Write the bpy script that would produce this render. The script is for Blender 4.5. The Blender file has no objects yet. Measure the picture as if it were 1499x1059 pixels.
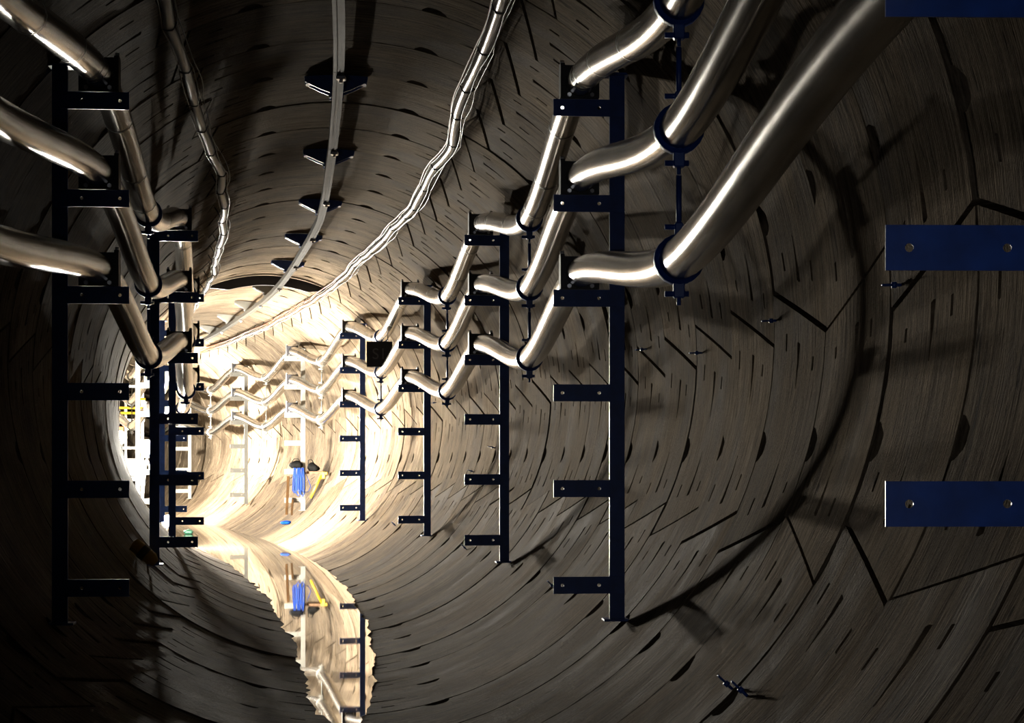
import bpy, bmesh, math, random
from mathutils import Vector, Matrix
random.seed(7)
C = bpy.context.scene.collection
PI = math.pi

# ------------------------------------------------------------------ camera, world, exposure
cam_d = bpy.data.cameras.new('camera'); cam = bpy.data.objects.new('camera', cam_d); C.objects.link(cam)
FPX = 2760.0
cam_d.sensor_fit = 'HORIZONTAL'; cam_d.sensor_width = 36.0; cam_d.lens = FPX * 36.0 / 1499.0
cam_d.shift_y = (664 - 529.5) / 1499.0
cam_d.clip_start = 0.05; cam_d.clip_end = 200
CAMZ = 1.406
cam.location = (0, 0, CAMZ); cam.rotation_euler = (PI / 2, 0, 0)
sc = bpy.context.scene; sc.camera = cam
world = bpy.data.worlds.new('world'); sc.world = world; world.use_nodes = True
world.node_tree.nodes['Background'].inputs[0].default_value = (0, 0, 0, 1)
world.node_tree.nodes['Background'].inputs[1].default_value = 0
sc.view_settings.view_transform = 'Standard'; sc.view_settings.look = 'None'
sc.view_settings.exposure = 0.0; sc.view_settings.gamma = 1.0; sc.view_settings.use_curve_mapping = False
LAMP = 18000.0            # radiance of the flood lamp glass
# unseen fill spot added behind the camera to brighten the near blue arms
ld = bpy.data.lights.new('near_fill', 'SPOT'); ld.energy = 75; ld.color = (0.92, 0.95, 1.0); ld.shadow_soft_size = 0.05; ld.spot_size = math.radians(44); ld.spot_blend = 1.0
lo = bpy.data.objects.new('near_fill', ld); lo.location = (-0.25, -0.5, 1.3); lo.rotation_euler = (PI / 2 + math.radians(5), 0, math.radians(-8)); C.objects.link(lo)

# ------------------------------------------------------------------ tunnel coordinates
H = 0.485; D = 5.6; RC = D * D / (0.578 * H) * 1.03; R = 2.0; SL = 0.0058; X0 = -1.0 * H; HD = 0.0021
def P(s):
    a = s / RC
    return Vector((X0 + HD * s - RC * (1 - math.cos(a)), RC * math.sin(a), 2.0 - SL * s)), a - HD
def F(s, ac, up):                      # along the tunnel, to the right of its axis, above its axis
    p, a = P(s)
    return Vector((p.x + ac * math.cos(a), p.y + ac * math.sin(a), p.z + up))
def FT(s, th, r):                      # polar: th degrees clockwise from the crown
    t = math.radians(th); return F(s, r * math.sin(t), r * math.cos(t))
def frame(s):
    p, a = P(s); return Matrix.Translation(p) @ Matrix.Rotation(a, 4, 'Z')
def s_of(n):
    return RC * math.asin(n * D / RC)

# ------------------------------------------------------------------ materials
def new_mat(name):
    m = bpy.data.materials.new(name); m.use_nodes = True
    nt = m.node_tree; b = nt.nodes['Principled BSDF']; return m, nt, b
def nd(nt, t, **kw):
    n = nt.nodes.new(t)
    for k, v in kw.items(): setattr(n, k, v)
    return n
def simple(name, col, rough=0.5, metal=0.0, noise=0.0, scale=20, bump=0.0):
    m, nt, b = new_mat(name)
    b.inputs['Base Color'].default_value = (*col, 1); b.inputs['Roughness'].default_value = rough; b.inputs['Metallic'].default_value = metal
    if noise or bump:
        tc = nd(nt, 'ShaderNodeTexCoord'); nz = nd(nt, 'ShaderNodeTexNoise'); nz.inputs['Scale'].default_value = scale; nz.inputs['Detail'].default_value = 5
        nt.links.new(tc.outputs['Object'], nz.inputs['Vector'])
        cr = nd(nt, 'ShaderNodeValToRGB'); cr.color_ramp.elements[0].color = (*[c * (1 - noise) for c in col], 1); cr.color_ramp.elements[1].color = (*[min(1, c * (1 + noise)) for c in col], 1)
        cr.color_ramp.elements[0].position = .3; cr.color_ramp.elements[1].position = .7
        nt.links.new(nz.outputs['Fac'], cr.inputs[0]); nt.links.new(cr.outputs[0], b.inputs['Base Color'])
        if bump:
            bp = nd(nt, 'ShaderNodeBump'); bp.inputs['Strength'].default_value = bump; bp.inputs['Distance'].default_value = .01
            nt.links.new(nz.outputs['Fac'], bp.inputs['Height']); nt.links.new(bp.outputs[0], b.inputs['Normal'])
    return m
def concrete(name, wet):
    m, nt, b = new_mat(name); L = nt.links.new; b.inputs['Specular IOR Level'].default_value = .005
    tc = nd(nt, 'ShaderNodeTexCoord'); oi = nd(nt, 'ShaderNodeObjectInfo')
    off = nd(nt, 'ShaderNodeVectorMath', operation='SCALE'); off.inputs[0].default_value = (37, 61, 19)
    L(oi.outputs['Random'], off.inputs['Scale'])
    def coords(sx, sy):
        mp = nd(nt, 'ShaderNodeVectorMath', operation='MULTIPLY'); mp.inputs[1].default_value = (sx, sy, 1)
        L(tc.outputs['UV'], mp.inputs[0])
        ad = nd(nt, 'ShaderNodeVectorMath', operation='ADD'); L(mp.outputs[0], ad.inputs[0]); L(off.outputs[0], ad.inputs[1]); return ad.outputs[0]
    def noise(sx, sy, det, rough=.6):
        n = nd(nt, 'ShaderNodeTexNoise'); n.inputs['Scale'].default_value = 1; n.inputs['Detail'].default_value = det; n.inputs['Roughness'].default_value = rough
        L(coords(sx, sy), n.inputs['Vector']); return n.outputs['Fac']
    def ramp(src, p0, c0, p1, c1):
        r = nd(nt, 'ShaderNodeValToRGB'); e = r.color_ramp.elements
        e[0].position, e[1].position = p0, p1; e[0].color = (*c0, 1); e[1].color = (*c1, 1); L(src, r.inputs[0]); return r.outputs[0]
    def mul(a, bb, f):
        x = nd(nt, 'ShaderNodeMix', data_type='RGBA', blend_type='MULTIPLY'); x.inputs[0].default_value = f; L(a, x.inputs[6]); L(bb, x.inputs[7]); return x.outputs[2]
    cloud = noise(1.6, 2.2, 4); streak = noise(2.2, 34, 5, .7); fine = noise(5, 120, 3); grit = noise(60, 60, 4); dash = noise(6, 30, 3, .5)
    base = ramp(cloud, .3, (.095, .073, .051), .7, (.235, .188, .134)) if not wet else ramp(cloud, .3, (.075, .056, .038), .7, (.20, .156, .108))
    st = ramp(streak, .36, (.34, .31, .28), .58, (1, 1, 1))
    ds = ramp(dash, .30, (.12, .11, .10), .36, (1, 1, 1))
    gr = ramp(grit, .35, (.72, .72, .72), .6, (1, 1, 1))
    c = mul(mul(mul(base, st, .85), ds, .85), gr, .6)
    f2 = noise(9, 170, 4, .7); c = mul(c, ramp(f2, .38, (.48, .45, .42), .60, (1, 1, 1)), .8)
    ov = nd(nt, 'ShaderNodeMapRange'); L(oi.outputs['Random'], ov.inputs[0]); ov.inputs[3].default_value = .78; ov.inputs[4].default_value = 1.22
    sc_ = nd(nt, 'ShaderNodeVectorMath', operation='SCALE'); L(c, sc_.inputs[0]); L(ov.outputs[0], sc_.inputs['Scale']); c = sc_.outputs[0]
    L(c, b.inputs['Base Color'])
    if wet:                              # damp, glossier patches
        sp = nd(nt, 'ShaderNodeMapRange'); L(noise(1.2, 4, 4), sp.inputs[0]); sp.inputs[1].default_value = .45; sp.inputs[2].default_value = .75
        sp.inputs[3].default_value = .003; sp.inputs[4].default_value = .009; L(sp.outputs[0], b.inputs['Specular IOR Level'])
    rr = nd(nt, 'ShaderNodeMapRange'); L(cloud, rr.inputs[0])
    rr.inputs[1].default_value = .3; rr.inputs[2].default_value = .7
    rr.inputs[3].default_value = .75 if not wet else .55; rr.inputs[4].default_value = .95 if not wet else .88
    L(rr.outputs[0], b.inputs['Roughness'])
    s1 = nd(nt, 'ShaderNodeMath', operation='MULTIPLY_ADD'); L(streak, s1.inputs[0]); s1.inputs[1].default_value = 1.0; L(fine, s1.inputs[2])
    s2 = nd(nt, 'ShaderNodeMath', operation='MULTIPLY_ADD'); L(grit, s2.inputs[0]); s2.inputs[1].default_value = .5; L(s1.outputs[0], s2.inputs[2])
    bp = nd(nt, 'ShaderNodeBump'); bp.inputs['Strength'].default_value = .7 if not wet else .85; bp.inputs['Distance'].default_value = .016
    L(s2.outputs[0], bp.inputs['Height']); L(bp.outputs[0], b.inputs['Normal'])
    return m
def steel_sheath():
    m, nt, b = new_mat('brushed_steel_sheath'); L = nt.links.new
    b.inputs['Metallic'].default_value = 1.0
    tc = nd(nt, 'ShaderNodeTexCoord')
    mp = nd(nt, 'ShaderNodeVectorMath', operation='MULTIPLY'); mp.inputs[1].default_value = (260, 1.5, 1); L(tc.outputs['UV'], mp.inputs[0])
    n = nd(nt, 'ShaderNodeTexNoise'); n.inputs['Scale'].default_value = 1; n.inputs['Detail'].default_value = 3; L(mp.outputs[0], n.inputs['Vector'])
    mp2 = nd(nt, 'ShaderNodeVectorMath', operation='MULTIPLY'); mp2.inputs[1].default_value = (3, 6, 1); L(tc.outputs['UV'], mp2.inputs[0])
    n2 = nd(nt, 'ShaderNodeTexNoise'); n2.inputs['Scale'].default_value = 1; n2.inputs['Detail'].default_value = 5; L(mp2.outputs[0], n2.inputs['Vector'])
    cr = nd(nt, 'ShaderNodeValToRGB'); e = cr.color_ramp.elements; e[0].position = .3; e[1].position = .65; e[0].color = (.14, .125, .105, 1); e[1].color = (.34, .315, .275, 1)
    L(n2.outputs['Fac'], cr.inputs[0]); L(cr.outputs[0], b.inputs['Base Color'])
    rr = nd(nt, 'ShaderNodeMapRange'); rr.inputs[3].default_value = .15; rr.inputs[4].default_value = .25; L(n.outputs['Fac'], rr.inputs[0]); L(rr.outputs[0], b.inputs['Roughness'])
    bp = nd(nt, 'ShaderNodeBump'); bp.inputs['Strength'].default_value = .10; bp.inputs['Distance'].default_value = .003; L(n.outputs['Fac'], bp.inputs['Height']); L(bp.outputs[0], b.inputs['Normal'])
    return m
def water_mat():
    m, nt, b = new_mat('standing_water'); L = nt.links.new
    b.inputs['Base Color'].default_value = (.05, .042, .03, 1); b.inputs['Roughness'].default_value = .02; b.inputs['IOR'].default_value = 1.33
    b.inputs['Specular IOR Level'].default_value = .9
    tc = nd(nt, 'ShaderNodeTexCoord'); n = nd(nt, 'ShaderNodeTexNoise'); n.inputs['Scale'].default_value = 5; n.inputs['Detail'].default_value = 2
    L(tc.outputs['Object'], n.inputs['Vector'])
    bp = nd(nt, 'ShaderNodeBump'); bp.inputs['Strength'].default_value = .003; bp.inputs['Distance'].default_value = .01; L(n.outputs['Fac'], bp.inputs['Height']); L(bp.outputs[0], b.inputs['Normal'])
    return m
def glow(name, col, st):
    m, nt, b = new_mat(name); b.inputs['Base Color'].default_value = (*col, 1)
    b.inputs['Emission Color'].default_value = (*col, 1); b.inputs['Emission Strength'].default_value = st; return m
M = dict(
    conc=concrete('concrete_lining', False), wet=concrete('wet_concrete', True),
    joint=simple('dark_joint_sealant', (.05, .043, .036), .9, noise=.4),
    sheath=steel_sheath(), water=water_mat(),
    blue=simple('blue_painted_steel', (.006, .042, .23), .42, noise=.25, scale=14, bump=.08),
    cleat=simple('black_cleat', (.012, .012, .016), .5, noise=.2),
    band=simple('dark_band', (.012, .012, .014), .45),
    bolt=simple('zinc_bolt', (.55, .55, .58), .3, 1.0),
    rail=simple('galvanised_rail', (.035, .032, .027), .55, .0, noise=.25, scale=9, bump=.05),
    bundle=simple('brown_cable', (.05, .028, .014), .28), wire=simple('pale_wire', (.04, .036, .03), .42, .0), red=simple('red_wire', (.16, .03, .012), .5),
    overlit_steel=simple('pale_overlit_steel', (.11, .107, .094), .5, .1, noise=.12, scale=10),  # over-lit look of far racks, clamps and hanger plates put into a pale colour
    white=simple('white_paint', (.75, .73, .68), .5), yellow=simple('yellow_paint', (.32, .19, .006), .45), grey=simple('grey_steel', (.32, .32, .32), .5),
    wood=simple('timber', (.022, .011, .004), .85, noise=.35, scale=12), board=simple('pale_board', (.10, .06, .036), .75, noise=.2),
    black=simple('black_fabric', (.004, .004, .004), .85), hose=simple('blue_hose', (.008, .022, .11), .45), rag=simple('blue_rag', (.004, .035, .22), .7),
    sign=simple('black_sign', (.012, .012, .012), .6), letter=simple('grey_lettering', (.10, .095, .09), .6), green=simple('green_plastic', (.015, .07, .04), .5),
    lamp=glow('flood_lamp_glass', (1.0, .94, .82), LAMP), orange=simple('orange_panel', (.5, .1, .02), .6))

for k_ in ('wire', 'rail', 'bundle', 'red', 'black', 'wood', 'board', 'hose', 'rag'): M[k_].node_tree.nodes['Principled BSDF'].inputs['Specular IOR Level'].default_value = .2 if k_ == 'bundle' else .03

# ------------------------------------------------------------------ mesh helpers
def link(name, me, parent=None, mat=None, loc=None):
    o = bpy.data.objects.new(name, me); C.objects.link(o)
    if parent: o.parent = parent
    if loc is not None: o.location = loc
    if mat and me and not me.materials: me.materials.append(mat)
    return o
def mesh_of(bm, name, mat, smooth=False):
    me = bpy.data.meshes.new(name); bmesh.ops.recalc_face_normals(bm, faces=bm.faces[:]); bm.to_mesh(me); bm.free(); me.materials.append(mat)
    if smooth:
        for p in me.polygons: p.use_smooth = True
    return me
def tag(o, label, cat, group=None, kind=None):
    o['label'] = label; o['category'] = cat
    if group: o['group'] = group
    if kind: o['kind'] = kind
    return o
def empty(name, label, cat, group=None, m=None):
    o = bpy.data.objects.new(name, None); C.objects.link(o); o.empty_display_size = .1
    if m is not None: o.matrix_world = m
    return tag(o, label, cat, group)
def box(bm, x0, x1, y0, y1, z0, z1, bev=0.0):
    r = bmesh.ops.create_cube(bm, size=1.0)
    for v in r['verts']:
        v.co = Vector((x0 + (v.co.x + .5) * (x1 - x0), y0 + (v.co.y + .5) * (y1 - y0), z0 + (v.co.z + .5) * (z1 - z0)))
    if bev:
        es = list({e for v in r['verts'] for e in v.link_edges}); bmesh.ops.bevel(bm, geom=es, offset=bev, segments=1, affect='EDGES')
def tube(bm, pts, rad, sides=8, uv=False, caps=True):
    pts = [Vector(p) for p in pts]; n = len(pts); rings = []
    rads = rad if isinstance(rad, (list, tuple)) else [rad] * n
    prev = None; L = 0; Ls = []
    for i in range(n):
        t = (pts[min(i + 1, n - 1)] - pts[max(i - 1, 0)])
        t = t.normalized() if t.length > 1e-9 else Vector((0, 0, 1))
        if prev is None:
            u = t.cross(Vector((0, 0, 1)))
            if u.length < .05: u = t.cross(Vector((1, 0, 0)))
        else:
            u = prev - t * prev.dot(t)
        u.normalize(); prev = u; w = t.cross(u)
        if i: L += (pts[i] - pts[i - 1]).length
        Ls.append(L)
        rings.append([bm.verts.new(pts[i] + (u * math.cos(2 * PI * k / sides) + w * math.sin(2 * PI * k / sides)) * rads[i]) for k in range(sides)])
    lay = bm.loops.layers.uv.verify() if uv else None
    for i in range(n - 1):
        for k in range(sides):
            k2 = (k + 1) % sides
            f = bm.faces.new((rings[i][k], rings[i][k2], rings[i + 1][k2], rings[i + 1][k])); f.smooth = True
            if uv:
                for lp, (a, bb) in zip(f.loops, ((i, k), (i, k + 1), (i + 1, k + 1), (i + 1, k))): lp[lay].uv = (Ls[a], bb / sides)
    if caps:
        bm.faces.new(rings[0][::-1]); bm.faces.new(rings[-1])
def plate_hole(bm, x0, x1, z0, z1, y0, y1, holes, seg=12):
    """a thick rectangular plate in the x-z plane with round holes through it along y; holes = (cx, cz, r)"""
    holes = sorted(holes)
    cuts = [x0] + [(holes[i][0] + holes[i + 1][0]) / 2 for i in range(len(holes) - 1)] + [x1]
    for i, (cx, cz, r) in enumerate(holes):
        a, b = cuts[i], cuts[i + 1]
        out = []; inn = []
        for k in range(seg):
            t = 2 * PI * (k + .5) / seg; dx, dz = math.cos(t), math.sin(t)
            inn.append((cx + r * dx, cz + r * dz))
            tx = ((b - cx) / dx if dx > 0 else (a - cx) / dx) if abs(dx) > 1e-9 else 1e9
            tz = ((z1 - cz) / dz if dz > 0 else (z0 - cz) / dz) if abs(dz) > 1e-9 else 1e9
            q = min(tx, tz); out.append([cx + q * dx, cz + q * dz])
        for qx, qz in ((a, z0), (b, z0), (a, z1), (b, z1)):     # snap the nearest to the corner
            j = min(range(seg), key=lambda k: (out[k][0] - qx) ** 2 + (out[k][1] - qz) ** 2); out[j] = [qx, qz]
        fo = [bm.verts.new((x, y0, z)) for x, z in out]; fi = [bm.verts.new((x, y0, z)) for x, z in inn]
        bo = [bm.verts.new((x, y1, z)) for x, z in out]; bi = [bm.verts.new((x, y1, z)) for x, z in inn]
        for k in range(seg):
            j = (k + 1) % seg
            bm.faces.new((fo[k], fo[j], fi[j], fi[k])); bm.faces.new((bo[j], bo[k], bi[k], bi[j]))
            bm.faces.new((fi[k], fi[j], bi[j], bi[k]))
            mx = (out[k][0] + out[j][0]) / 2
            if not (i > 0 and abs(mx - a) < 1e-6) and not (i < len(holes) - 1 and abs(mx - b) < 1e-6):
                bm.faces.new((fo[j], fo[k], bo[k], bo[j]))

# ------------------------------------------------------------------ the lining: backing shells and rings of segments
S_A, S_B = -5, 56
RING0 = 0.54
# joint angle (elevation from the horizontal, counter-clockwise seen from the camera) and its slant over one ring, far minus near
JA = [(-27, -6), (2, 7), (60, -6), (118, 6), (176, -7), (234, 6), (270, -6)]
JB = [(-27, 7), (2, -7), (60, -6), (118, 6), (176, 7), (234, -6), (270, 6)]
def FE(s, e, r):
    t = math.radians(e); return F(s, r * math.cos(t), r * math.sin(t))
def shell(name, e0, e1, label, cat):
    bm = bmesh.new(); na = max(6, int((e1 - e0) / 5)); rows = []
    for i in range(S_A, S_B + 1):
        rows.append([bm.verts.new(FE(i, e0 + (e1 - e0) * k / na, R + .09)) for k in range(na + 1)])
    for i in range(len(rows) - 1):
        for k in range(na): bm.faces.new((rows[i][k], rows[i][k + 1], rows[i + 1][k + 1], rows[i + 1][k]))
    o = link(name, mesh_of(bm, name, M['joint'])); tag(o, label, cat, kind='structure'); return o
W = dict(
    right=shell('wall_right', -27.5, 60, 'curved right side of the concrete tunnel lining carrying the bare racks', 'wall'),
    ceil=shell('ceiling', 60, 118, 'vaulted concrete crown of the tunnel with a rail along it', 'ceiling'),
    left=shell('wall_left', 118, 234, 'curved left side of the concrete tunnel lining, mostly in shadow', 'wall'),
    floor=shell('floor', 234, 332.5, 'streaked concrete invert of the tunnel under the strip of water', 'floor'))
SEG_PARENT = ['right', 'right', 'ceil', 'left', 'left', 'floor', 'floor']
def segment_mesh(J, k, var, mat):
    rnd = random.Random(k * 31 + var * 7 + (100 if J is JB else 0))
    e0, k0 = J[k]; e1, k1 = J[(k + 1) % 7]
    if e1 < e0: e1 += 360
    g_end = .010 / R * 57.3; g_ring = .010
    span = e1 - e0
    # columns (in the mid-ring angle)
    cols = {0.0, 1.0}
    st = 4.0
    for i in range(1, int(span / st)): cols.add(i * st / span)
    pk = [15 + 30 * j for j in range(-3, 14) if e0 + 5 < 15 + 30 * j < e1 - 5]
    for p in pk:
        for d in (-2.12, -2.0, -1.5, -1.1, -.5, 0, .5, 1.1, 1.5, 2.0, 2.12): cols.add((p + d - e0 - k0 / 2) / (span + (k1 - k0) / 2))
    jit = rnd.uniform(-.6, .6) + 1.6
    SL0, SL1 = 2.4 + jit, 8.8 + jit + rnd.uniform(-1, 1.5)
    slots = [(SL0, SL1, 1), (span - SL1, span - SL0, -1)]
    dl = [(rnd.uniform(3.5, 5.5), rnd.uniform(1.4, 2.6)) for _ in range(4)]
    dashes = [[(dl[0][0], dl[0][0] + dl[0][1]), (span - dl[1][0] - dl[1][1], span - dl[1][0])],
              [(dl[2][0], dl[2][0] + dl[2][1]), (span - dl[3][0] - dl[3][1], span - dl[3][0])]]
    for a, b, _ in slots:
        for q in (a - .12, a, (a + b) / 2, b, b + .12): cols.add(q / span)
    for row in dashes:
        for a, b in row:
            for q in (a - .1, a, b, b + .1): cols.add(q / span)
    cols = sorted(c for c in cols if 0 <= c <= 1)
    clean = [cols[0]]
    for c in cols[1:]:
        if c - clean[-1] > .05 / span: clean.append(c)
    clean[-1] = 1.0; cols = clean
    bm = bmesh.new(); lay = bm.loops.layers.uv.verify()
    p0, a0 = P(0.0); inv = Matrix.Rotation(-a0, 4, 'Z') @ Matrix.Translation(-p0)
    da = [.24 + rnd.uniform(-.04, .04), .77 + rnd.uniform(-.04, .04)]; sa = .5 + rnd.uniform(-.05, .05)
    grid = []; uvs = {}
    for c in cols:
        m = c * span
        # far-edge notch (half-moon bolt pocket)
        eFar = e0 + k0 / 2 + (span + (k1 - k0) / 2) * c
        notch = 0.0
        for p in pk:
            d = abs(eFar - p) / 2.05
            if d < 1: notch = .03 + .09 * min(1, (1 - d) * 1.5)
        w = .002
        insl = False
        for a, b, sg in slots:
            if a - .01 <= m <= b + .01:
                t = (m - a) / (b - a); t = t if sg > 0 else 1 - t
                w = .024 * (1 - t) + .003; insl = True
        ind = [any(a - .01 <= m <= b + .01 for a, b in row) for row in dashes]
        A = [g_ring, da[0] - .014, da[0] - .010, da[0] + .010, da[0] + .014,
             sa - .032, sa - w - .001, sa - w + .002, sa + w - .002, sa + w + .001, sa + .032,
             da[1] - .014, da[1] - .010, da[1] + .010, da[1] + .014, .885, 1 - g_ring - notch]
        col = []
        for ai, a in enumerate(A):
            skew0 = k0 * (a - .5); skew1 = k1 * (a - .5)
            ee0 = e0 + skew0 + g_end; ee1 = e1 + skew1 - g_end
            e = ee0 + (ee1 - ee0) * c
            r = R
            if (ai in (2, 3) and ind[0]) or (ai in (12, 13) and ind[1]): r = R + .022
            if ai in (7, 8) and insl: r = R + .032
            v = bm.verts.new(inv @ FE(a, e, r)); uvs[v] = (math.radians(e) * R, a); col.append(v)
        grid.append(col)
    nr = len(grid[0])
    for i in range(len(grid) - 1):
        for j in range(nr - 1):
            bm.faces.new((grid[i][j], grid[i][j + 1], grid[i + 1][j + 1], grid[i + 1][j]))
    # edge faces down into the joint
    loop = [grid[i][0] for i in range(len(grid))] + grid[-1][1:] + [grid[i][-1] for i in range(len(grid) - 2, -1, -1)] + grid[0][-2:0:-1]
    low = []
    for v in loop:
        y = v.co.y; rad = Vector((v.co.x, 0, v.co.z)).normalized()
        q = bm.verts.new(v.co + rad * .088); uvs[q] = (uvs[v][0] + .05, uvs[v][1] + .05); low.append(q)
    for i in range(len(loop)):
        j = (i + 1) % len(loop); bm.faces.new((loop[i], loop[j], low[j], low[i]))
    for f in bm.faces:
        for lp in f.loops: lp[lay].uv = uvs[lp.vert]
    me = mesh_of(bm, 'lining_segment', mat); return me
NV = 3
SEGM = {(t, k, v): segment_mesh(JA if t == 0 else JB, k, v, M['wet'] if SEG_PARENT[k] == 'floor' else M['conc']) for t in (0, 1) for k in range(7) for v in range(NV)}
rs = random.Random(3)
for i in range(S_A, S_B - 1):
    s0 = RING0 + i; B = 5 <= i <= 6 or (i > 7 and i % 2 == 0 and False) or i in (2, 0)
    for k in range(7):
        o = link('lining_segment', SEGM[(1 if B else 0, k, rs.randrange(NV))], W[SEG_PARENT[k]])
        mm = frame(s0); e0 = JA[k][0]; e1 = JA[(k + 1) % 7][0]; e1 += 360 if e1 < e0 else 0
        mid = math.radians((e0 + e1) / 2); d = rs.uniform(-.006, .006)
        o.matrix_world = mm @ Matrix.Translation((d * math.cos(mid), 0, d * math.sin(mid)))

# standing water in the invert: level, so it deepens as the tunnel falls away
WL = -0.0535
bm = bmesh.new(); rw = random.Random(12); prev = None
s = 10.0; i = 0
nz0 = [rw.uniform(0, 1) for _ in range(1000)]; nz = [.2 * nz0[q] + .15 * (nz0[q + 1] + nz0[q + 2]) / 1 + .5 * sum(nz0[q // 5 + 500:q // 5 + 502]) / 2 for q in range(900)]
while s < 52:
    p, a = P(s); inv_z = p.z - R; dep = WL - inv_z
    half = math.sqrt(max(0, 2 * R * dep)) if dep > 0 else .02
    jl = .16 * (nz[i] - .2) * (1 if s < 26 else .3); jr = .14 * (nz[i + 400] - .3) * (1 if s < 22 else .3)
    hl = max(.02, half + .015 - jl); hr = max(.02, half - .03 - jr)
    row = []
    for ac in (-hl, -hl * .4, hr * .4, hr):
        q = F(s, ac, 0); row.append(bm.verts.new((q.x, q.y, WL)))
    if prev:
        for k in range(3): bm.faces.new((prev[k], prev[k + 1], row[k + 1], row[k]))
    prev = row; s += .11; i += 1
o = link('standing_water', mesh_of(bm, 'standing_water', M['water']))
tag(o, 'still strip of water along the tunnel floor reflecting the far lamps', 'water', kind='stuff')

# ------------------------------------------------------------------ racks
ARM_UP = [2.5 * H, 1.5 * H, .51 * H, -.48 * H, -1.48 * H, -2.49 * H]
def rack_meshes(side, off=0.0, tip=2.2, mat=None):
    mat = mat or M['blue']
    sx = lambda v: v * side
    def bx(bm, x0, x1, *r, bev=0): box(bm, min(sx(x0), sx(x1)), max(sx(x0), sx(x1)), *r, bev=bev)
    out = {}
    px0, px1 = 2.79 * H + off, 2.95 * H + off
    hz = math.sqrt(R * R - px1 * px1) - .012
    bm = bmesh.new(); bx(bm, px0, px1, -.006, .006, -hz, hz, bev=.002); bx(bm, px1 - .008, px1, .004, .024, -hz, hz)
    out['post'] = mesh_of(bm, 'post', mat)
    bm = bmesh.new(); bx(bm, px0 - .03, px1 + .02, -.03, .075, -.006, .006, bev=.002)
    out['fixing_plate'] = mesh_of(bm, 'fixing_plate', mat); out['hz'] = hz
    t0 = tip * H + off
    bm = bmesh.new(); xs = sorted((sx(t0), sx(px1 - .004))); hs = [(sx(t0 + .045), 0, .0085), (sx(t0 + .232), 0, .0085)]
    plate_hole(bm, xs[0], xs[1], -.043, .043, -.012, -.006, hs)
    out['arm'] = mesh_of(bm, 'arm', mat)
    cx = 2.47 * H + off
    bm = bmesh.new(); plate_hole(bm, min(sx(cx - .098), sx(cx + .098)), max(sx(cx - .098), sx(cx + .098)), .0435, .209, -.045, .045, [(sx(cx), .1255, .0735)], seg=20)
    bx(bm, cx - .098, cx - .075, -.035, .035, .208, .222); bx(bm, cx + .075, cx + .098, -.035, .035, .208, .222)
    out['cable_cleat'] = mesh_of(bm, 'cable_cleat', M['cleat'])
    bm = bmesh.new(); tube(bm, [(0, 0, -.009), (0, 0, .009)], .011, 6); out['bolt'] = mesh_of(bm, 'clamp_bolt', M['bolt'])
    out['bolts'] = [((sx(cx - .055), -.053, .058), 1), ((sx(cx + .06), -.053, .058), 1), ((sx(cx - .086), 0, .230), 0), ((sx(cx + .086), 0, .230), 0)]
    return out
RM = {1: rack_meshes(1), -1: rack_meshes(-1, 0, 2.17)}
RG = {1: rack_meshes(1, mat=M['overlit_steel']), -1: rack_meshes(-1, 0, 2.17, M['overlit_steel'])}
ORD = ['closest to the camera', 'second from the camera', 'third from the camera', 'fourth from the camera', 'fifth from the camera', 'sixth from the camera', 'seventh from the camera', 'eighth from the camera']
def rack(s, side, me, label, up=0.0):
    t = empty('cable_rack', label, 'rack', 'cable racks along the tunnel', frame(s) @ Matrix.Translation((0, 0, up)))
    link('post', me['post'], t)
    for z in (-me['hz'], me['hz']): link('fixing_plate', me['fixing_plate'], t, loc=(0, 0, z))
    for k, z in enumerate(ARM_UP):
        link('arm', me['arm'], t, loc=(0, 0, z))
        if k < 3:
            c = link('cable_cleat', me['cable_cleat'], t, loc=(0, 0, z)); 
            for lc, turn in me['bolts']:
                bo = link('clamp_bolt', me['bolt'], c, loc=lc)
                if turn: bo.rotation_euler = (PI / 2, 0, 0)
    return t
OFF0 = .25 * H + .05; UP0 = .10 * H
NS = [1.69, 2.69, 3.69, 4.69, 5.69, 6.69, 7.69]
S0 = s_of(.632)
RS = [s_of(n) for n in NS]
rack(S0, 1, rack_meshes(1, OFF0), 'blue steel rack cut by the right edge, only three wide arm ends showing', UP0)
RL = ['tallest blue rack against the right wall, its foot throwing a long curved shadow', 'black-looking rack on the right wall, second tallest with all six arms showing',
      'third whole rack along the right wall, with the hanging square sign beside it', 'fourth whole rack along the right wall, mirrored upside down in the water',
      'pale overlit rack on the right wall holding bags and a blue hose', 'faint pale rack on the right wall beyond the blue hose', 'farthest rack on the right wall, half hidden behind the left racks']
LL = ['big dark blue rack nearest on the left wall, in deep shadow', 'black rack on the left wall with a bright lamp glaring beside its post', 'third rack on the left wall, overlapping just behind the second',
      'fourth rack on the left wall, mostly hidden behind nearer posts', 'white overlit rack post on the left beside the far floodlights', 'sixth rack on the left wall, pale at the bright bend', 'last left rack, just showing at the bend by the gantry']
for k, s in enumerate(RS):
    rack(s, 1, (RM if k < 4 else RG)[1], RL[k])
    rack(s, -1, (RM if k < 4 else RG)[-1], LL[k])

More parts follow.
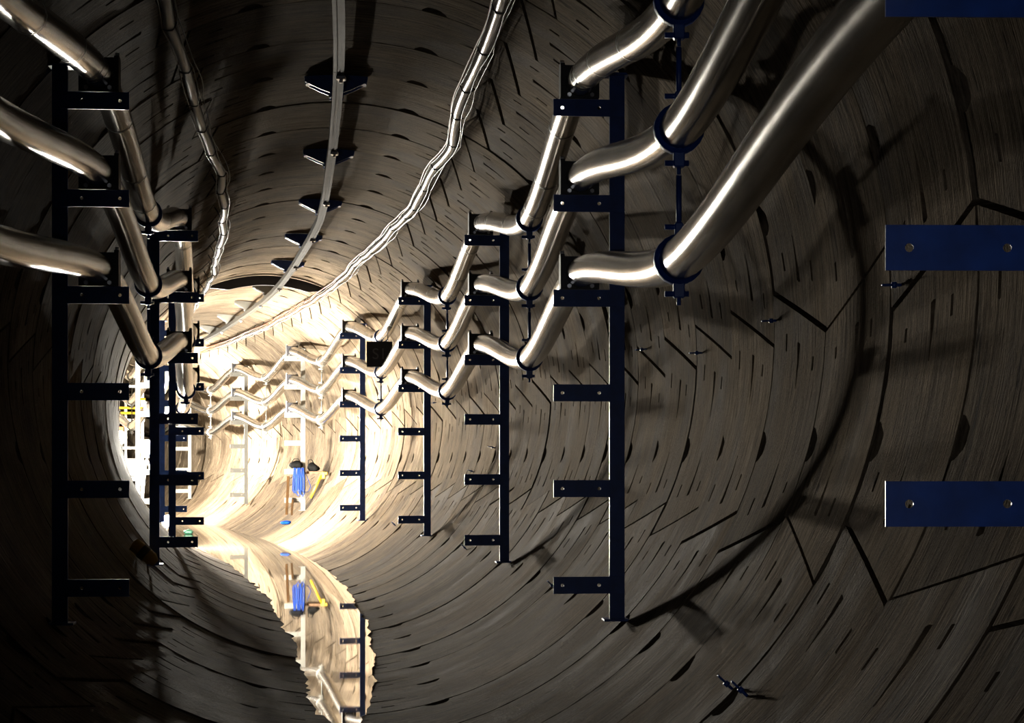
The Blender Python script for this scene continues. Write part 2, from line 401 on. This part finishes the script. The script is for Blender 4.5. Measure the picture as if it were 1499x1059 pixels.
# ------------------------------------------------------------------ the six sheathed cables
CR = .0735
SAG = [.33, .295, .275]
def cable_path(side, k):
    base = ARM_UP[k] + .1255
    kn = [(S0 - 2 * D * .99, OFF0 if side > 0 else 0, UP0), (S0 - .99 * D, OFF0 if side > 0 else 0, UP0), (S0, OFF0 if side > 0 else 0, UP0 if side > 0 else 0)] + [(s, 0, 0) for s in RS] + [(RS[-1] + 6, 0, 0)]
    pts = []
    for (sa, oa, ua), (sb, ob, ub) in zip(kn[:-1], kn[1:]):
        n = max(12, int((sb - sa) / .13))
        for i in range(n):
            t = i / n
            s = sa + (sb - sa) * t
            sm = 1 - (1 - t) ** 3
            c = .5 - .5 * math.cos(2 * PI * t); v = 1 - abs(2 * t - 1); vr = 1 - math.sqrt((2 * t - 1) ** 2 + .012)
            sg = .6 if side < 0 and sb == RS[0] else 1.0
            sag = sg * SAG[k] * (.62 * c + .38 * max(0, vr) * 1.08)
            pts.append((s, oa + (ob - oa) * sm + .03 * c, ua + (ub - ua) * t - sag))
    pts = [q for q in pts if q[0] > -1.5]
    return [F(s, side * (2.47 * H + o), base + u) for s, o, u in pts], pts
CN = ['topmost', 'middle', 'lowest']
CPATH = {}
for side in (1, -1):
    for k in range(3):
        path, par = cable_path(side, k); CPATH[(side, k)] = (path, par)
        bm = bmesh.new(); tube(bm, path, CR, 18, uv=True)
        o = link('power_cable', mesh_of(bm, 'power_cable', M['sheath']))
        for p in o.data.polygons: p.use_smooth = True
        tag(o, '%s shiny steel-sheathed cable sagging along the %s racks%s' % (CN[k], 'right' if side > 0 else 'left', ', ringed by dark seam bands' if k == 0 else ''), 'cable', 'steel sheathed power cables')
        if k == 0:
            acc = .0; want = []
            for s in [S0] + RS[:6]:
                want += [s - 1.9, s - .95, s - .45, s - .22, s + .75, s + 1.7, s + 2.35]
            for w in want:
                j = min(range(len(par)), key=lambda q: abs(par[q][0] - w))
                if 1 < j < len(path) - 2 and par[j][0] > .5:
                    d = (path[j + 1] - path[j - 1]).normalized(); bm = bmesh.new(); tube(bm, [path[j] - d * .008, path[j] + d * .008], CR + .0035, 18, caps=False)
                    link('seam_band', mesh_of(bm, 'seam_band', M['band']), o)

# spacer clamps at mid span, tying the three cables of a side together
spans = [(S0 + RS[0]) / 2] + [(a + b) / 2 for a, b in zip(RS[:-1], RS[1:])]
names = ['between the cut-off rack and the tallest rack', 'between the first and second whole racks', 'between the second and third whole racks', 'between the third and fourth whole racks', 'between the fourth and fifth whole racks', 'between the fifth and sixth whole racks', 'between the sixth and seventh whole racks']
for side in (1, -1):
    for q, s in enumerate(spans):
        t = empty('spacer_clamp', 'three-ring spacer clamp on the %s cables, %s' % ('right' if side > 0 else 'left', names[q]), 'clamp', 'spacer clamps tying the cables', Matrix.Identity(4))
        cs = []; cm = M['blue'] if q < 4 else M['overlit_steel']
        for k in range(3):
            path, par = CPATH[(side, k)]; j = min(range(2, len(par) - 2), key=lambda z: abs(par[z][0] - s))
            cs.append(path[j]); d = (path[j] - path[j - 4]).normalized()
            bm = bmesh.new()
            tube(bm, [path[j] - d * .022, path[j] - d * .0221, path[j] + d * .0221, path[j] + d * .022], [CR + .001, CR + .015, CR + .015, CR + .001], 20, caps=False)
            link('clamp_ring', mesh_of(bm, 'clamp_ring', cm, True), t)
            bm = bmesh.new(); b0 = path[j] - Vector((0, 0, CR + .012))
            box(bm, b0.x - .02, b0.x + .02, b0.y - .02, b0.y + .02, b0.z - .05, b0.z + .01, .004)
            tube(bm, [b0 + Vector((-.05, 0, -.035)), b0 + Vector((.035, 0, -.035))], .011, 6)
            tube(bm, [b0 + Vector((0, 0, -.05)), b0 + Vector((0, 0, -.075))], .008, 6)
            link('clamp_lug', mesh_of(bm, 'clamp_lug', cm), t)
            if k > 0:
                b1 = path[j] + Vector((0, 0, CR + .012)); bm = bmesh.new()
                box(bm, b1.x - .015, b1.x + .015, b1.y - .015, b1.y + .015, b1.z - .01, b1.z + .045, .004)
                tube(bm, [b1 + Vector((-.05, 0, .03)), b1 + Vector((.03, 0, .03))], .010, 6)
                link('clamp_lug', mesh_of(bm, 'clamp_lug', cm), t)
        top0 = cs[0] + Vector((0, 0, CR)); bm = bmesh.new(); tube(bm, [cs[0] - Vector((0, 0, CR + .09)), cs[1] + Vector((0, 0, CR + .03))], .010, 8); link('rod', mesh_of(bm, 'rod', cm), t)
        bm = bmesh.new(); tube(bm, [cs[1] - Vector((0, 0, CR + .09)), cs[2] + Vector((0, 0, CR + .03))], .010, 8); link('rod', mesh_of(bm, 'rod', cm), t)

# ------------------------------------------------------------------ crown: rail, hanger plates, arched band
RAIL = [(3, -1.0), (9.7, -.6), (13.2, -.8), (15.4, -.3), (18.4, 1.6), (21.7, 1.8), (26.5, 4.0), (31.2, 5.2), (36.3, 8.5), (44, 9.0)]
def interp(tab, s):
    for (a, u), (b, v) in zip(tab[:-1], tab[1:]):
        if s <= b: return u + (v - u) * max(0, (s - a)) / (b - a)
    return tab[-1][1]
t = empty('crown_rail', 'galvanised channel rail hung along the crown of the tunnel', 'rail', None, Matrix.Identity(4))
cuts = [3.0] + [8.6 + 2.8 * i for i in range(12)]
for a, b in zip(cuts[:-1], cuts[1:]):
    bm = bmesh.new(); n = 8; prof = [(-.033, .03), (-.033, -.03), (-.012, -.03), (-.012, -.024), (.012, -.024), (.012, -.03), (.033, -.03), (.033, .03)]
    rows = []
    for i in range(n + 1):
        s = a + .004 + (b - a - .008) * i / n; th = interp(RAIL, s); c = FT(s, th, 1.80); p, an = P(s); tr = math.radians(th)
        ux = Vector((math.cos(an) * math.cos(tr), math.sin(an) * math.cos(tr), -math.sin(tr))); uz = (c - p).normalized()
        rows.append([bm.verts.new(c + ux * x + uz * z) for x, z in prof])
    for i in range(n):
        for k in range(8): bm.faces.new((rows[i][k], rows[i][(k + 1) % 8], rows[i + 1][(k + 1) % 8], rows[i + 1][k]))
    bm.faces.new(rows[0]); bm.faces.new(rows[-1][::-1])
    link('rail_length', mesh_of(bm, 'rail_length', M['rail']), t)
    c = FT(a + .12, interp(RAIL, a + .12) + .5, 1.762); bm = bmesh.new(); box(bm, c.x - .028, c.x + .028, c.y - .035, c.y + .035, c.z - .012, c.z + .012, .004); tube(bm, [c, c - Vector((0, 0, .03))], .012, 6)
    link('rail_clip', mesh_of(bm, 'rail_clip', M['bolt']), t)
FINS = [9.8, 12.6, 15.55, 18.5, 21.3, 24.1, 27.4, 30.2, 32.9, 35.6]
FO = ['first', 'second', 'third', 'fourth', 'fifth', 'sixth', 'seventh', 'eighth', 'ninth', 'tenth']
for q, s in enumerate(FINS):
    th = interp(RAIL, s); m = frame(s) @ Matrix.Rotation(math.radians(th), 4, 'Y')
    t = empty('hanger_plate', 'dark winged plate carrying the crown rail, %s from the camera' % FO[q], 'bracket', 'winged hanger plates under the crown', m)
    fm = M['blue'] if q < 6 else M['overlit_steel']
    for y in (-.055, .055):
        bm = bmesh.new(); pts = []
        n = 12
        for i in range(n + 1):
            x = -.21 + .42 * i / n; pts.append((x, math.sqrt(1.992 ** 2 - x * x)))
        bot = [(.205, 1.945), (.10, 1.895), (.045, 1.875), (.045, 1.845), (-.045, 1.845), (-.045, 1.875), (-.10, 1.895), (-.205, 1.945)]
        vs = [bm.verts.new((x, y - .006, z)) for x, z in pts + bot]; f = bm.faces.new(vs)
        ex = bmesh.ops.extrude_face_region(bm, geom=[f])
        for v in ex['geom']:
            if isinstance(v, bmesh.types.BMVert): v.co.y += .012
        link('wing_plate', mesh_of(bm, 'wing_plate', fm), t)
    bm = bmesh.new(); box(bm, -.2, .2, -.05, .05, 1.935, 1.945); link('base_plate', mesh_of(bm, 'base_plate', fm), t)
    bm = bmesh.new(); box(bm, -.03, .03, -.05, .05, 1.83, 1.90, .004); tube(bm, [(-.05, 0, 1.86), (.05, 0, 1.86)], .012, 6); link('hanger_lug', mesh_of(bm, 'hanger_lug', M['cleat']), t)
# arched band across the vault
bm = bmesh.new(); rows = []
for i in range(41):
    th = -23 + 47 * i / 40; w = .13 * min(1, (min(i, 40 - i) + 1.5) / 7)
    rows.append([bm.verts.new(FT(26.0 + dy, th, r)) for dy, r in ((-.03, 1.985), (.03, 1.985), (.03, 1.985 - w), (-.03, 1.985 - w))])
for a, b in zip(rows[:-1], rows[1:]):
    for k in range(4): bm.faces.new((a[k], a[(k + 1) % 4], b[(k + 1) % 4], b[k]))
bm.faces.new(rows[0]); bm.faces.new(rows[-1][::-1])
o = link('arched_rib', mesh_of(bm, 'arched_rib', M['cleat'])); tag(o, 'dark arched rib crossing the vault above the far end of the rail', 'rib')

# ------------------------------------------------------------------ the two wire bundles on the vault
def bundle(name, label, pts, r0, seed, red):
    rn = random.Random(seed); t = empty(name, label, 'cables', None, Matrix.Identity(4))
    ss = [p[0] for p in pts]
    def ctr(s):
        return interp([(a, b) for a, b in pts], s)
    nodes = []; s = ss[0]
    while s < ss[-1]: nodes.append(s); s += rn.uniform(.8, 1.15)
    jit = {i: (rn.uniform(-.6, .6), rn.uniform(-.02, .02)) for i in range(len(nodes))}
    def line(oth, orr, wob, ph, bow):
        out = []
        for i in range(len(nodes) - 1):
            for q in range(5):
                f = q / 5; s = nodes[i] + (nodes[i + 1] - nodes[i]) * f
                j0, j1 = jit[i], jit[i + 1]
                dth = j0[0] + (j1[0] - j0[0]) * f; dr = j0[1] + (j1[1] - j0[1]) * f
                b = math.sin(PI * f)
                out.append(FT(s, ctr(s) + dth + oth + wob * b * math.sin(i * 1.7 + ph), r0 + dr + orr - bow * b))
        return out
    bm = bmesh.new(); tube(bm, line(0, 0, .15, 0, .012), .029, 10); link('main_cable', mesh_of(bm, 'main_cable', M['bundle'] if red else M['cleat']), t)
    for oth, orr, wob, ph in ((-1.25, 0, .35, 0), (1.15, -.02, .4, 2), (1.75, 0, .5, 4)):
        bm = bmesh.new(); tube(bm, line(oth, orr, wob, ph, .008), .0036, 6); link('thin_wire', mesh_of(bm, 'thin_wire', M['wire']), t)
    if red:
        bm = bmesh.new(); tube(bm, line(-1.5, .02, .3, 1, 0), .008, 6); w = link('thin_wire', mesh_of(bm, 'thin_wire', M['red']), t); w['label'] = 'red thin wire'
    for i, s in enumerate(nodes[:-1]):
        a = FT(s, ctr(s) + jit[i][0] - 1.3, r0 + jit[i][1]); b = FT(s, ctr(s) + jit[i][0] + 1.4, r0 + jit[i][1]); c = FT(s, ctr(s) + jit[i][0], r0 + jit[i][1] - .034)
        bm = bmesh.new(); tube(bm, [a, (a + c) / 2 - Vector((0, 0, .006)), c, (b + c) / 2 - Vector((0, 0, .006)), b], .004, 5)
        e = FT(s, ctr(s) + jit[i][0], 1.995); tube(bm, [c, e], .006, 5)
        link('tie', mesh_of(bm, 'tie', M['band']), t)
bundle('wire_bundle', 'wavy bundle of brown cable and pale wires tied along the vault right of the rail', [(5, 25.6), (9.2, 25.5), (10.9, 24.6), (12.2, 24.3), (13.4, 25.6), (14.8, 24.4), (16.5, 24.6), (18.7, 24.2), (21.8, 22.6), (25.7, 23.2), (30.8, 22.4), (36.2, 22.0), (40, 22)], 1.86, 5, True)
bundle('wire_bundle', 'dark wavy wire bundle left of the rail, seen as thin bright outlines', [(5, -26.5), (9.2, -27.2), (10.4, -28.2), (11.7, -28.7), (13, -28.6), (14.7, -27.9), (17.4, -28.3), (20.4, -29.6), (23.5, -30.3), (30, -31)], 1.86, 9, False)

# ------------------------------------------------------------------ square sign
yS = 23.1; k_ = FPX / yS
sx_, sz_ = (555.5 - 749.5) / k_, CAMZ + (664 - 519) / k_
t = empty('square_sign', 'small black square sign marked S1 hanging on the middle right cable', 'sign', None, Matrix.Translation((sx_, yS, sz_)))
bm = bmesh.new(); box(bm, -.156, .156, -.008, .008, -.156, .156, .003); link('sign_panel', mesh_of(bm, 'sign_panel', M['sign']), t)
fc = bpy.data.curves.new('lettering', 'FONT'); fc.body = 'S1'; fc.align_x = 'CENTER'; fc.align_y = 'CENTER'; fc.size = .19; fc.extrude = .001
fo = bpy.data.objects.new('tmp', fc); C.objects.link(fo); dg = bpy.context.evaluated_depsgraph_get(); dg.update()
tm = bpy.data.meshes.new_from_object(fo.evaluated_get(dg)); C.objects.unlink(fo); bpy.data.objects.remove(fo)
tm.transform(Matrix.Rotation(PI / 2, 4, 'X')); tm.materials.clear(); tm.materials.append(M['letter'])
link('lettering', tm, t, loc=(0, -.009, 0))
bm = bmesh.new()
for x in (-.1, .1): tube(bm, [(x, .012, .15), (x, .02, .22), (x, .12, .235)], .005, 6)
link('hanging_wire', mesh_of(bm, 'hanging_wire', M['cleat']), t)

# ------------------------------------------------------------------ flood lamps
def tri_lamp(s, ac, z_up, label, r=.085, power=None):
    c = F(s, ac, z_up); t = empty('flood_lamp', label, 'lamp', 'flood lamps at the far end', Matrix.Translation(c))
    bm = bmesh.new(); bmesh.ops.create_icosphere(bm, subdivisions=3, radius=r); link('lamp_globe', mesh_of(bm, 'lamp_globe', M['lamp'], True), t)
    bm = bmesh.new(); tube(bm, [(0, 0, -r - .05), (0, 0, -r + .02)], [.045, .055], 12); link('lamp_holder', mesh_of(bm, 'lamp_holder', M['grey']), t)
    g = -math.sqrt(R * R - ac * ac) - z_up       # wall below the lamp
    hgt = -r - .04 - g
    for q in range(3):
        a = q * 2 * PI / 3 + .4; sp = min(.35, max(.07, hgt * .3)); fx = sp * math.cos(a); ax = ac + fx
        gz = -math.sqrt(max(.1, R * R - ax * ax)) - z_up + .01
        bm = bmesh.new(); tube(bm, [(0, 0, -r - .03), (fx, sp * math.sin(a), gz)], .010, 6); link('leg', mesh_of(bm, 'leg', M['grey']), t)
    return t
tri_lamp(29.44, -1.143, -1.457, 'glaring lamp low on the floor beside the second left rack post')
tri_lamp(29.44, -1.452, -.329, 'glaring flood lamp on a tall tripod by the white left post', r=.11)
tri_lamp(40.0, -.862, -.03, 'glaring lamp farthest left, at the edge of the bend', r=.125)

# ------------------------------------------------------------------ work gantry far down the tunnel
gs = s_of(8.0)
t = empty('work_gantry', 'white framed work gantry with yellow rails standing across the far tunnel', 'gantry', None, frame(gs))
for x in (-.75, -.1, .55):
    for y in (-.6, 1.4):
        bm = bmesh.new(); box(bm, x - .03, x + .03, y - .03, y + .03, -1.55 if abs(x) < .7 else -1.45, 1.3, .004); link('post', mesh_of(bm, 'post', M['white']), t)
for z in (-.95, -.2, .45, 1.25):
    bm = bmesh.new(); box(bm, -.8, .6, -.63, -.57, z - .03, z + .03, .004); box(bm, -.8, .6, 1.37, 1.43, z - .03, z + .03, .004); link('cross_beam', mesh_of(bm, 'cross_beam', M['white']), t)
for z in (.62, .74, .95):
    bm = bmesh.new(); tube(bm, [(-.85, -.68, z), (.6, -.68, z)], .03, 8); link('guard_rail', mesh_of(bm, 'guard_rail', M['yellow']), t)
bm = bmesh.new(); box(bm, -.8, .6, -.6, 1.4, -.92, -.87, .004); link('deck', mesh_of(bm, 'deck', M['grey']), t)
bm = bmesh.new(); box(bm, -.72, -.15, -.5, .6, -.86, -.25, .02); box(bm, -.05, .45, -.4, .3, -.86, -.45, .02); link('equipment_box', mesh_of(bm, 'equipment_box', M['grey']), t)
bm = bmesh.new(); box(bm, -.05, .12, -.55, -.5, .0, .3, .01); link('panel', mesh_of(bm, 'panel', M['orange']), t)
bm = bmesh.new(); tube(bm, [(-.75, -.62, -.2), (-.1, -.62, -.9)], .02, 6); tube(bm, [(-.1, -.62, -.2), (.55, -.62, -.9)], .02, 6); link('brace', mesh_of(bm, 'brace', M['white']), t)

# ------------------------------------------------------------------ bags, board, hose, planks and strut at the fifth right rack
s5 = RS[4]; KP = FPX / F(s5, 1.4, 0).y
def at5(x, y, ds=0.0):                  # measured against the fifth rack's post
    post = F(s5, 2.87 * H, 0); X = (x - 447) / KP; Z = (628 - y) / KP
    return F(s5 + ds, 2.87 * H + X, Z)
def loose(name, label, cat, bm, mat, smooth=False, group=None):
    o = link(name, mesh_of(bm, name, mat, smooth)); return tag(o, label, cat, group)
def bag(p, w, d, hh, seed):
    rn = random.Random(seed); bm = bmesh.new(); bmesh.ops.create_icosphere(bm, subdivisions=3, radius=1)
    for v in bm.verts:
        c = v.co; n = 1 + .12 * math.sin(c.x * 5 + seed) * math.cos(c.y * 4) + rn.uniform(-.03, .03)
        z = c.z * n; z = max(z, -.7) + .7
        v.co = p + Vector((c.x * w * n, c.y * d * n, z * hh * (1 - .25 * c.x * (1 if seed > 1 else 0))))
    return bm
armtop5 = F(s5, 0, ARM_UP[4]).z + .044
p = at5(437, 690); p.z = armtop5 + .012; bm = bag(p, .12, .14, .075, 1); o = loose('black_bag', 'grey-black bag slumped on the rack arm above the blue hose', 'bag', bm, M['black'], True, 'bags on the overlit rack')
bm = bmesh.new(); tube(bm, [p + Vector((-.08, 0, .10)), p + Vector((-.04, 0, .16)), p + Vector((.03, 0, .16)), p + Vector((.07, 0, .10))], .008, 6); link('strap', mesh_of(bm, 'strap', M['black'], True), o)
bm = bmesh.new(); c = at5(466, 691); box(bm, c.x - .17, c.x + .14, c.y - .12, c.y + .35, c.z - .02, c.z + .02, .004)
loose('shelf_board', 'pinkish timber board propped level between rack post and wall', 'board', bm, M['board'])
p = at5(462, 689); p.z = c.z + .022; bm = bag(p, .105, .12, .085, 2); o = loose('black_bag', 'deep black bag heaped on the timber board right of the post', 'bag', bm, M['black'], True, 'bags on the overlit rack')
bm = bmesh.new(); tube(bm, [p + Vector((-.09, 0, .09)), p + Vector((-.085, 0, .19)), p + Vector((-.03, 0, .2)), p + Vector((.02, 0, .12))], .008, 6); link('strap', mesh_of(bm, 'strap', M['black'], True), o)
rh = random.Random(4)
t = empty('blue_hose', 'pale blue hose coiled and hung over the overlit rack arm', 'hose', None, Matrix.Identity(4))
for q in range(7):
    x0 = 432 + q * 2.0 + rh.uniform(-.6, .6); x1 = x0 + rh.uniform(1, 4); bt = 722 + rh.uniform(-6, 6); ds = -.10 - .012 * q
    up = at5(x0 + 1, 684, ds); lows = [at5(x0 - 1, 700, ds), at5(x0 - 1.5, bt - 4, ds), at5((x0 + x1) / 2, bt, ds), at5(x1, bt - 4, ds), at5(x1, 700, ds)]
    bm = bmesh.new(); tube(bm, [up] + lows + [at5(x1 - 1, 684, ds)], .011, 6); link('hose_loop', mesh_of(bm, 'hose_loop', M['hose'], True), t)
bm = bmesh.new(); tube(bm, [at5(441, 684, -.1), at5(448, 690, -.12), at5(453, 702, -.12), at5(457, 712, -.1), at5(453, 719, -.1), at5(446, 720, -.1), at5(441, 716, -.1)], .006, 6); link('loose_end', mesh_of(bm, 'loose_end', M['hose'], True), t)
def plank(x0, y0, x1, y1, w, ds, label):
    a, b = at5(x0, y0, ds), at5(x1, y1, ds); bm = bmesh.new()
    vs = []
    for pnt in (a, b):
        vs.append([bm.verts.new(pnt + Vector((dx, dy, 0))) for dx, dy in ((-w, -.02), (w, -.02), (w, .02), (-w, .02))])
    for k in range(4): bm.faces.new((vs[0][k], vs[0][(k + 1) % 4], vs[1][(k + 1) % 4], vs[1][k]))
    bm.faces.new(vs[0]); bm.faces.new(vs[1][::-1]); return loose('timber_plank', label, 'plank', bm, M['wood'], group='planks under the overlit rack')
plank(423, 696, 420.5, 752, .021, -.16, 'long brown plank standing upright left of the blue hose')
plank(430, 730, 428.5, 753, .016, -.12, 'short tan plank standing upright under the blue hose')
bm = bmesh.new(); a, b = at5(471, 695, -.2), at5(455, 728, -.2); tube(bm, [a, b], .022, 8); o = loose('yellow_strut', 'yellow strut leaning under the timber board', 'strut', bm, M['yellow'])
bm = bmesh.new(); q = at5(474, 694, -.2); box(bm, q.x - .03, q.x + .03, q.y - .03, q.y + .03, q.z - .07, q.z + .05, .008); box(bm, q.x - .05, q.x + .07, q.y - .025, q.y + .025, q.z + .0, q.z + .045, .006); link('strut_head', mesh_of(bm, 'strut_head', M['yellow']), o)

# ------------------------------------------------------------------ small things lying on the lining
def rest(s, th, lift=0.0): return FT(s, th, R - lift)
def blob(p, w, d, hh, seed):
    bm = bag(p, w, d, hh, seed); return bm
p = rest(32.5, 145, .02); loose('blue_rag', 'bright blue rag lying on the overlit floor', 'rag', blob(p, .10, .22, .035, 1), M['rag'], True)
o = empty('work_helmet', 'yellow lamp body with dark band, lying in shadow low on the left wall', 'lamp', None, Matrix.Translation(rest(14.76, 228.7, .07)))
bm = bmesh.new(); tube(bm, [(-.09, 0, .07), (-.08, 0, .065), (.06, 0, -.05), (.09, 0, -.08)], [.02, .055, .055, .03], 12); link('body', mesh_of(bm, 'body', M['yellow'], True), o)
bm = bmesh.new(); tube(bm, [(-.025, 0, .018), (.02, 0, -.02)], .060, 12); link('band', mesh_of(bm, 'band', M['band'], True), o)
o.name = 'hand_torch'
p = Vector((-5.85, 34.1, WL)); loose('green_rag', 'small green plastic scrap on the floor beside the low lamp', 'scrap', blob(p, .09, .1, .05, 1), M['green'], True)
def hook(s, th, where):
    c = FT(s, th, R); p, a = P(s); n = (Vector((p.x, p.y, p.z)) - c).normalized(); tdir = Vector((-math.sin(a), math.cos(a), 0)); w = n.cross(tdir)
    bm = bmesh.new(); tube(bm, [c - n * .005, c + n * .04], .006, 6); tube(bm, [c + n * .03 - w * .01, c + n * .03 + w * .01], .010, 6)
    ring = [c + n * (.055 + .017 * math.cos(x)) + tdir * .017 * math.sin(x) for x in [2 * PI * q / 10 for q in range(11)]]; tube(bm, ring, .004, 5)
    loose('wall_hook', 'small eye bolt in the lining ' + where, 'hook', bm, M['blue'], False, 'eye bolts in the lining')
HOOKS = [(8.49, 88.2, 'just past the lowest clamp near the tallest rack'), (6.4, 89.3, 'just under the higher wide blue arm end'), (12.18, 85.4, 'close right of the tallest rack post'),
         (10.38, 89.2, 'between the tallest rack and the hanging clamp'), (20.56, 109.9, 'just behind the third whole rack'), (12.34, 135.1, 'low by the foot of the tallest rack'),
         (17.9, 134.9, 'low by the foot of the second tallest rack'), (23.86, 133.6, 'low by the foot of the third whole rack'), (6.57, 134, 'far down the shadowed right wall, upper of a pair'),
         (6.33, 133.7, 'far down the shadowed right wall, lower of a pair'), (24.0, 84.3, 'above the third whole rack arms'), (19.6, 102.2, 'beside the second tallest rack post')]
for s, th, where in HOOKS: hook(s, th, where)
